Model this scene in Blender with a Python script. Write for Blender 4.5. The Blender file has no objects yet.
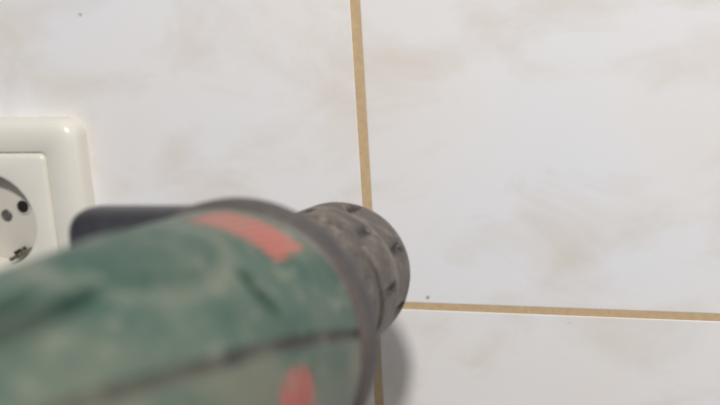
import bpy, bmesh, math
from mathutils import Vector, Matrix, noise
MM=0.001
sc=bpy.context.scene
sc.view_settings.view_transform='Standard'
def lin(c):
    return tuple(((v/255)/12.92 if v/255<=0.04045 else (((v/255)+0.055)/1.055)**2.4) for v in c)
def rgba(c): return lin(c)+(1,)

# ---------- camera frame ----------
XA=Vector((3590,-35,1000)).normalized()
ZA=Vector((-240,3900,1000)); ZA=(ZA-XA*ZA.dot(XA)).normalized()
YA=ZA.cross(XA)
R=Matrix((XA,YA,ZA))            # camera -> world rotation
CAM=-(R@Vector((5.0,-39.3,-385)))*MM
def c2w(p): return CAM+(R@Vector(p))*MM
cd=bpy.data.cameras.new('camera'); cam=bpy.data.objects.new('camera',cd); sc.collection.objects.link(cam)
cam.matrix_world=Matrix.Translation(CAM)@R.to_4x4()
cd.lens=50; cd.sensor_width=36; cd.clip_start=0.002; cd.clip_end=50
cd.dof.use_dof=True; cd.dof.focus_distance=0.340; cd.dof.aperture_fstop=9
sc.camera=cam

# ---------- materials ----------
def newmat(name):
    m=bpy.data.materials.new(name); m.use_nodes=True
    nt=m.node_tree; b=nt.nodes['Principled BSDF']; return m,nt,b
def noise_node(nt,scale,detail=4,vec=None,rough=0.5,dist=0):
    n=nt.nodes.new('ShaderNodeTexNoise'); n.inputs['Scale'].default_value=scale
    n.inputs['Detail'].default_value=detail; n.inputs['Roughness'].default_value=rough
    n.inputs['Distortion'].default_value=dist
    if vec: nt.links.new(vec,n.inputs['Vector'])
    return n
def ramp(nt,src,stops):
    r=nt.nodes.new('ShaderNodeValToRGB'); el=r.color_ramp.elements
    while len(el)<len(stops): el.new(0.5)
    for e,(p,c) in zip(el,stops): e.position=p; e.color=c
    nt.links.new(src,r.inputs['Fac']); return r
def mix(nt,a,b,fac,mode='MIX'):
    m=nt.nodes.new('ShaderNodeMix'); m.data_type='RGBA'; m.blend_type=mode
    for s,v in ((m.inputs[0],fac),(m.inputs[6],a),(m.inputs[7],b)):
        if isinstance(v,bpy.types.NodeSocket): nt.links.new(v,s)
        else: s.default_value=v
    return m.outputs[2]
def bump(nt,b,h,strength,dist):
    bp=nt.nodes.new('ShaderNodeBump'); bp.inputs['Strength'].default_value=strength
    bp.inputs['Distance'].default_value=dist; nt.links.new(h,bp.inputs['Height'])
    nt.links.new(bp.outputs[0],b.inputs['Normal'])
def simple(name,col,rough=0.5,metal=0,nscale=300,var=0.15,bmp=0.0):
    m,nt,b=newmat(name); tc=nt.nodes.new('ShaderNodeTexCoord')
    n=noise_node(nt,nscale,4,tc.outputs['Object'])
    c=lin(col)
    r=ramp(nt,n.outputs[0],[(0.3,tuple(v*(1-var) for v in c)+(1,)),(0.7,tuple(min(1,v*(1+var)) for v in c)+(1,))])
    nt.links.new(r.outputs[0],b.inputs['Base Color']); b.inputs['Roughness'].default_value=rough
    b.inputs['Metallic'].default_value=metal
    if bmp: bump(nt,b,n.outputs[0],bmp,0.0005)
    return m
# tile glaze
m_tile,nt,b=newmat('tile_glaze')
tc=nt.nodes.new('ShaderNodeTexCoord'); mp=nt.nodes.new('ShaderNodeMapping')
nt.links.new(tc.outputs['Object'],mp.inputs['Vector']); mp.inputs['Scale'].default_value=(1,1,1.6)
mp.inputs['Rotation'].default_value=(0,0.35,0)
n1=noise_node(nt,6,3,mp.outputs[0],0.45,0.2)
r1=ramp(nt,n1.outputs[0],[(0.32,rgba((235,236,240))),(0.48,rgba((238,236,236))),(0.70,rgba((238,231,223)))])
n2=noise_node(nt,20,5,mp.outputs[0],0.58,0.5)
r2=ramp(nt,n2.outputs[0],[(0.48,(1,1,1,1)),(0.76,rgba((243,236,226)))])
col=mix(nt,r1.outputs[0],r2.outputs[0],1.0,'MULTIPLY')
n3=noise_node(nt,75,2,tc.outputs['Object'])
r3=ramp(nt,n3.outputs[0],[(0.755,(1,1,1,1)),(0.79,rgba((185,172,158)))])
col=mix(nt,col,r3.outputs[0],1.0,'MULTIPLY')
nt.links.new(col,b.inputs['Base Color']); b.inputs['Roughness'].default_value=0.3
b.inputs['Specular IOR Level'].default_value=0.35
n4=noise_node(nt,35,3,tc.outputs['Object']); bump(nt,b,n4.outputs[0],0.10,0.002)
m_grout=simple('grout',(202,174,136),0.95,0,400,0.08,0.25)
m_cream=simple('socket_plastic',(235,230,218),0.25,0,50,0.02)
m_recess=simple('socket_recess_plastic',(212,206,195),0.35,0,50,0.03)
m_hole=simple('dark_hole',(25,22,20),0.8)
m_metal=simple('contact_metal',(150,145,135),0.3,1)
m_black=simple('black_plastic',(50,49,54),0.38,0,200,0.3,0.1)
m_steel=simple('jaw_steel',(120,118,115),0.35,1)
m_trig=simple('trigger_red',(150,35,30),0.45)
m_green=simple('green_plastic',(44,86,70),0.5,0,120,0.25)
m_floor=simple('floor_stone',(150,142,130),0.5,0,8,0.15)

def vcolmat(name,rough,nscale,bmpS,dust,dcol,lo=0.42,hi=0.72,fine=6,fd=0.8):
    m,nt,b=newmat(name); a=nt.nodes.new('ShaderNodeAttribute'); a.attribute_name='Col'
    tc=nt.nodes.new('ShaderNodeTexCoord')
    n=noise_node(nt,nscale,6,tc.outputs['Object'],0.65)
    f=ramp(nt,n.outputs[0],[(lo,(0,0,0,1)),(hi,(1,1,1,1))])
    mul=nt.nodes.new('ShaderNodeMath'); mul.operation='MULTIPLY'; mul.inputs[1].default_value=dust
    nt.links.new(f.outputs[0],mul.inputs[0])
    c=mix(nt,a.outputs['Color'],rgba(dcol),mul.outputs[0])
    n5=noise_node(nt,nscale*fine,3,tc.outputs['Object'],0.6)
    f5=ramp(nt,n5.outputs[0],[(0.56,(0,0,0,1)),(0.68,(1,1,1,1))])
    m5=nt.nodes.new('ShaderNodeMath'); m5.operation='MULTIPLY'; m5.inputs[1].default_value=dust*fd
    nt.links.new(f5.outputs[0],m5.inputs[0])
    c=mix(nt,c,rgba(tuple(min(255,v+20) for v in dcol)),m5.outputs[0])
    nt.links.new(c,b.inputs['Base Color']); b.inputs['Roughness'].default_value=rough
    n2=noise_node(nt,900,3,tc.outputs['Object']); bump(nt,b,n2.outputs[0],bmpS,0.0003)
    return m
m_body=vcolmat('housing_green_dusty',0.5,32,0.15,0.6,(122,124,108))
m_collar=vcolmat('collar_black_plastic',0.5,80,0.15,0.2,(120,110,100))
m_chuck=vcolmat('chuck_worn',0.5,70,0.35,0.45,(140,128,114),0.45,0.7,5,1.0)

def obj(name,bm,mats,smooth=True,parent=None,M=None):
    me=bpy.data.meshes.new(name); bmesh.ops.recalc_face_normals(bm,faces=bm.faces); bm.to_mesh(me); bm.free()
    for m in mats: me.materials.append(m)
    if smooth:
        for p in me.polygons: p.use_smooth=True
    o=bpy.data.objects.new(name,me); sc.collection.objects.link(o)
    if parent: o.parent=parent
    if M is not None: o.matrix_local=M
    return o

# ---------- tiled wall ----------
TW,TH,G,GH,TD=0.250,0.330,0.0035,0.0026,0.005
bm=bmesh.new()
def box(bm,x0,x1,y0,y1,z0,z1,mi=0,bev=0,seg=3):
    r=bmesh.ops.create_cube(bm,size=1,matrix=Matrix.Translation(((x0+x1)/2,(y0+y1)/2,(z0+z1)/2))@Matrix.Diagonal((x1-x0,y1-y0,z1-z0,1)))
    fs=set(f for v in r['verts'] for f in v.link_faces)
    for f in fs: f.material_index=mi
    if bev:
        es=list(set(e for f in fs for e in f.edges))
        bmesh.ops.bevel(bm,geom=es,offset=bev,segments=seg,affect='EDGES',profile=0.5)
for i in range(-5,5):
    for k in range(-4,4):
        box(bm,i*TW+G/2,(i+1)*TW-G/2,0,TD,k*TH+GH/2,(k+1)*TH-GH/2,0,0.0005,2)
box(bm,-5*TW,5*TW,0.0002,0.03,-4*TH,4*TH,1)
wall=obj('wall_back',bm,[m_tile,m_grout],smooth=False)
bm=bmesh.new(); box(bm,-1.25,1.25,-2.5,0.03,-1.34,-1.32); obj('floor',bm,[m_floor],smooth=False)

# ---------- wall socket ----------
def rrect(w,h,r,n=8):
    pts=[]
    for cx,cy,a0 in ((w-r,h-r,0),(-w+r,h-r,90),(-w+r,-h+r,180),(w-r,-h+r,270)):
        for i in range(n+1):
            a=math.radians(a0+90*i/n); pts.append((cx+r*math.cos(a),cy+r*math.sin(a)))
    return pts
def loft(bm,rings,mi=0,cap=True):
    vs=[[bm.verts.new(p) for p in r] for r in rings]; n=len(vs[0])
    for a,c in zip(vs,vs[1:]):
        for i in range(n):
            f=bm.faces.new((a[i],a[(i+1)%n],c[(i+1)%n],c[i])); f.material_index=mi
    if cap:
        f=bm.faces.new(vs[-1]); f.material_index=mi
    return vs
sock=bpy.data.objects.new('wall_socket',None); sc.collection.objects.link(sock)
sock.location=(-0.1562,0,0.0337)
def rr3(w,h,r,y,n=8): return [(x*MM,-y*MM,z*MM) for x,z in rrect(w,h,r,n)]
bm=bmesh.new()
loft(bm,[rr3(42,41.5,7.5,0),rr3(42,41.5,7.5,5),rr3(41.6,41.1,7.5,7),rr3(40.4,39.9,7,8.6),rr3(38.6,38.1,6,9.4),rr3(36.5,36.5,5,9.7),
         rr3(29.3,29.3,3.2,9.8),rr3(28.8,28.8,3,9.4),rr3(28.5,28.5,3,7),rr3(28.45,28.45,3,2)],cap=False)
obj('frame',bm,[m_cream],parent=sock)
bm=bmesh.new()
def cir(r,y):
    pts=[]
    for q in range(4):
        for i in range(9):
            a=math.radians(q*90+90*i/8*0.9999+(0.0005 if i==0 else 0)); pts.append((r*math.cos(a)*MM,-y*MM,r*math.sin(a)*MM))
    return pts
loft(bm,[rr3(28.25,28.25,2.6,2),rr3(28.25,28.25,2.6,9.8),rr3(27.6,27.6,2.4,10.6),rr3(26.4,26.4,2.2,11.0)
     ,cir(21.6,11.3),cir(20.6,11.1),cir(20,10.3),cir(19.6,-4)],cap=False)
obj('insert_cover',bm,[m_cream],parent=sock)
bm=bmesh.new()
def disc(bm,cx,cz,r,y,h,mi,n=24):
    ring=lambda rr,yy:[((cx+rr*math.cos(2*math.pi*i/n))*MM,-yy*MM,(cz+rr*math.sin(2*math.pi*i/n))*MM) for i in range(n)]
    loft(bm,[ring(r,y),ring(r,y+h*0.8),ring(r*0.93,y+h)],mi)
disc(bm,0,0,19.7,-2.5,3,0,48)
RA=25
for a in (RA,RA+180):
    disc(bm,9.5*math.cos(math.radians(a)),9.5*math.sin(math.radians(a)),3.6,0.5,0.5,0)
    disc(bm,9.5*math.cos(math.radians(a)),9.5*math.sin(math.radians(a)),2.7,0.8,0.3,1)
disc(bm,0,0,2.6,0.5,0.4,2)
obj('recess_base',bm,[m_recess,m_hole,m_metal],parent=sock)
bm=bmesh.new()
for s in (0,1):
    before=set(bm.verts)
    box(bm,-3.2*MM,3.2*MM,-9.5*MM,-0.4*MM,(16.2)*MM,(18.0)*MM,0,0.0005)
    box(bm,-2.4*MM,2.4*MM,-6.0*MM,-2.5*MM,(14.6)*MM,(16.4)*MM,1,0.0005)
    nv=[v for v in bm.verts if v not in before]
    bmesh.ops.rotate(bm,verts=nv,cent=(0,0,0),matrix=Matrix.Rotation(math.radians(-RA+180*s),3,'Y'))
obj('earth_clips',bm,[m_metal,m_hole],parent=sock)

# ---------- power drill ----------
H=Vector((-26.2,-31.0,-240)); T=Vector((-4.3,-20.5,-308))
D=(T-H).normalized(); zz=-D; yy=Vector((0,1,0)); yy=(yy-zz*yy.dot(zz)).normalized(); xx=yy.cross(zz)
ML=Matrix((xx,yy,zz)).transposed()
MW=(R@ML).to_4x4(); MW.translation=c2w(H)
drill=bpy.data.objects.new('power_drill',None); sc.collection.objects.link(drill); drill.matrix_world=MW

def tube(name,svals,rf,cf,nseg,mat,cap0=False,cap1=False):
    bm=bmesh.new(); cl=bm.loops.layers.color.new('Col'); cols={}
    rows=[]
    for s in svals:
        row=[]
        for i in range(nseg):
            t=2*math.pi*i/nseg; td=math.degrees(t); td=td-360 if td>180 else td
            r=rf(s,td); v=bm.verts.new((r*math.cos(t)*MM,r*math.sin(t)*MM,-s*MM)); cols[v]=tuple(x/255 for x in cf(s,td))+(1,); row.append(v)
        rows.append(row)
    for a,c in zip(rows,rows[1:]):
        for i in range(nseg): bm.faces.new((a[i],a[(i+1)%nseg],c[(i+1)%nseg],c[i]))
    if cap0: bm.faces.new(rows[0])
    if cap1: bm.faces.new(rows[-1])
    for f in bm.faces:
        for l in f.loops: l[cl]=cols[l.vert]
    return obj(name,bm,[mat],parent=drill)
def interp(tab,s):
    if s<=tab[0][0]: return tab[0][1]
    for (a,x),(c,y) in zip(tab,tab[1:]):
        if s<=c: return x+(y-x)*(s-a)/(c-a)
    return tab[-1][1]
def sm(x,a,b):
    t=max(0,min(1,(x-a)/(b-a))); return t*t*(3-2*t)
def ell(s,t,s0,t0,ds,dt,rot=0):
    u=(s-s0); w=(t-t0)*33*math.pi/180
    c,n=math.cos(rot),math.sin(rot); u,w=u*c+w*n,-u*n+w*c
    return math.hypot(u/ds,w/dt)
seam=[(-150,46),(-105,40),(-84,33),(-63,27),(-40,19),(-12,7),(0,5)]
prof=[(-150,24),(-148,27),(-142,30),(-130,31.4),(-110,32.2),(-60,32.9),(-44,32.8),(-42,32.6),(-12,31.8),(-10,31)]
vents=[(-98,66,17,2.6,0.05),(-105,75,15,2.4,0.05)]
DOT=(-48,42,2.6,6.0)
def body_r(s,t):
    r=interp(prof,s)
    d=abs(t-interp(seam,s))*33*math.pi/180
    r-=0.9*(1-sm(d,0.3,1.6))
    e=ell(s,t,-62,76,20,13); r+=1.1*(1-sm(e,0.75,1.0))
    for v in vents:
        r-=2.2*(1-sm(ell(s,t,*v),0.6,1.0))
    r-=1.4*(1-sm(ell(s,t,*DOT),0.6,1.0))
    return r
def mixc(a,b,f): return tuple(x+(y-x)*f for x,y in zip(a,b))
def body_c(s,t):
    g=(45,82,68)
    n=noise.noise(Vector((s*0.05,t*0.04,3)))*0.5+0.5
    c=mixc(g,(102,112,96),0.6*sm(n,0.3,0.8))
    d=(t-interp(seam,s))*33*math.pi/180
    if d<0: c=mixc(c,(122,114,98),0.6*sm(-d,0,3)*sm(n,0.1,0.6))
    e=ell(s,t,-62,76,20,13)
    c=mixc(c,(40,76,63),0.6*(1-sm(e,0.85,1.1)))
    c=mixc(c,(122,122,106),0.6*math.exp(-((e-1.15)/0.15)**2))
    c=mixc(c,(124,122,110),0.55*sm(s,-30,-14)*sm(n,0.2,0.7))
    if -40<s<-14:
        f=sm(t,46,50)*(1-sm(t,84,90))*sm(s,-34,-31)*(1-sm(s,-18,-15))
        st=0.5+0.5*math.cos(t*1.4+0.4*s)
        st=0.35+0.65*st
        c=mixc(c,(214,96,86),min(1,1.15*f*st*(0.8+0.4*n)))
    f=(1-sm(ell(s,t,-52,5,10,7),0.7,1.0)); c=mixc(c,(206,78,70),f*(0.65+0.35*math.cos(s*1.2)))
    for v in vents: c=mixc(c,(16,54,42),0.9*(1-sm(ell(s,t,*v),0.8,1.2)))
    c=mixc(c,(6,54,36),0.95*(1-sm(ell(s,t,*DOT),0.8,1.2)))
    c=mixc(c,(44,38,34),0.9*(1-sm(abs(d),0.8,1.8)))
    return c
sv=[-150+140*i/230 for i in range(231)]
tube('motor_housing',sv,body_r,body_c,320,m_body,cap0=True)
cp=[(-11,31.0),(-10,32.6),(-7,33.2),(-3,33.0),(0,32),(2,30),(5,27.5),(9,25.5),(13,24),(14,20)]
cs=[-11,-10.5,-10,-9,-8,-7,-5,-3,-1.5,0,1,2,3.5,5,7,9,11,13,13.5,14]
tube('gear_collar',cs,lambda s,t:interp(cp,s),lambda s,t:mixc((58,54,58),(106,92,80),0.5*sm(s,-6,-10)),160,m_collar)
kp=[(14,17),(14.5,20.5),(16,22),(34,22.4),(35,20.8),(37,20.8),(38,22.4),(66,21.8),(71,20.8),(74,19),(74.6,15)]
def slot(s,t):
    a=max(0,math.cos(math.radians(t*7.5)))**8*sm(s,40,41.5)*(1-sm(s,50,51.5))
    c=max(0,math.cos(math.radians((t+24)*7.5)))**8*sm(s,53.5,55)*(1-sm(s,64,65.5))
    return max(a,c)
def ck_r(s,t):
    r=interp(kp,s)-1.4*slot(s,t)
    if 17<s<33: r-=0.5*max(0,math.cos(math.radians(t*20)))**3*sm(s,18,20)*(1-sm(s,30,32))
    return r
def ck_c(s,t):
    c=(78,71,66)
    n=noise.noise(Vector((s*0.15,t*0.06,9)))
    c=mixc(c,(116,104,92),0.7*sm(n,0.0,0.5))
    c=mixc(c,(24,22,22),0.95*slot(s,t))
    if 34.5<s<37.5: c=(32,29,29)
    c=mixc(c,(150,138,124),0.6*(1-sm(abs(s-52.5),0.3,1.2)))
    return mixc(c,(150,138,124),0.6*(1-sm(abs(s-70),0.5,2)))
ks=[14+60.6*i/150 for i in range(151)]
tube('keyless_chuck',ks,ck_r,ck_c,400,m_chuck)
def cyl(bm,s0,s1,r0,r1,cx=0,cy=0,n=40,mi=0):
    ring=lambda s,r:[((cx+r*math.cos(2*math.pi*i/n))*MM,(cy+r*math.sin(2*math.pi*i/n))*MM,-s*MM) for i in range(n)]
    vs=loft(bm,[ring(s0,r0),ring(s1,r1)],mi); bm.faces.new(vs[0]).material_index=mi
bm=bmesh.new(); cyl(bm,60,74.2,14.9,14.9); 
for k in range(3):
    a=math.radians(90+120*k); cyl(bm,70,77,3,2.2,4.5*math.cos(a),4.5*math.sin(a),6)
cyl(bm,5,62,10,10)
obj('chuck_jaws',bm,[m_steel],smooth=False,parent=drill)
bm=bmesh.new()
for i in range(5):
    box(bm,-16*MM,16*MM,(-13+i*6)*MM,(-10+i*6)*MM,149*MM,151.5*MM,0,0.0006)
obj('rear_vent_ribs',bm,[m_black],parent=drill)
bm=bmesh.new()
box(bm,-43*MM,-2*MM,-10*MM,31.0*MM,-4*MM,12*MM,0,0.006,5)
n=28
def er(cx,cy,cz,rx,rz): return [((cx+rx*math.cos(2*math.pi*i/n))*MM,cy*MM,(cz+rz*math.sin(2*math.pi*i/n))*MM) for i in range(n)]
loft(bm,[er(-27,0,4,8,6),er(-27,-14,4,10,7.5),er(-28,-20,4,14,12),er(-28,-23,4,14,12),er(-28,-26,4,11,11),er(-29,-60,4,13,13),er(-30,-105,4,12,12),er(-30,-118,4,14,14),er(-30,-122,4,12,12)])
obj('auxiliary_handle',bm,[m_black],parent=drill)
bm=bmesh.new()
loft(bm,[er(0,-20,78,17,32),er(0,-32,78,16,28),er(0,-42,80,15.5,23),er(0,-60,84,16,22),er(0,-90,90,17,22),er(0,-120,96,17,23),er(0,-135,99,18,25),er(0,-142,100,15,22)])
obj('pistol_grip',bm,[m_green],parent=drill)
bm=bmesh.new()
loft(bm,[er(0,-38,58,7,9),er(0,-44,56,8,10),er(0,-58,60,8,9),er(0,-70,66,7,6),er(0,-73,68,5,4)])
obj('trigger',bm,[m_trig],parent=drill)
cu=bpy.data.curves.new('power_cable','CURVE'); cu.dimensions='3D'; cu.bevel_depth=0.0035; cu.bevel_resolution=6
sp=cu.splines.new('BEZIER'); pts=[(0,-138,100),(4,-190,125),(30,-320,170),(60,-520,160)]
sp.bezier_points.add(len(pts)-1)
for p,q in zip(sp.bezier_points,pts): p.co=Vector(q)*MM; p.handle_left_type=p.handle_right_type='AUTO'
co=bpy.data.objects.new('power_cable',cu); sc.collection.objects.link(co); co.parent=drill; cu.materials.append(m_black)

# ---------- lights ----------
def area(name,pos,target,size,energy,color):
    ld=bpy.data.lights.new(name,'AREA'); ld.shape='DISK'; ld.size=size; ld.energy=energy; ld.color=color
    lo=bpy.data.objects.new(name,ld); sc.collection.objects.link(lo)
    lo.location=c2w(pos); lo.rotation_euler=(c2w(target)-c2w(pos)).to_track_quat('-Z','Y').to_euler()
tip=Vector((-5.3,-20.5,-310))
area('ceiling_lamp',tip+Vector((-2.5,37,77))*11,tip,0.07,6.8,(1,0.98,0.955))
area('side_fill',(700,-50,150),(100,-20,-350),0.35,0.8,(1,0.97,0.94))  # weak soft fill added from the right to brighten that side, no actual lamp
w=bpy.data.worlds.new('room_ambient'); sc.world=w; w.use_nodes=True
bg=w.node_tree.nodes['Background']; bg.inputs[0].default_value=(0.93,0.95,1,1); bg.inputs[1].default_value=0.28
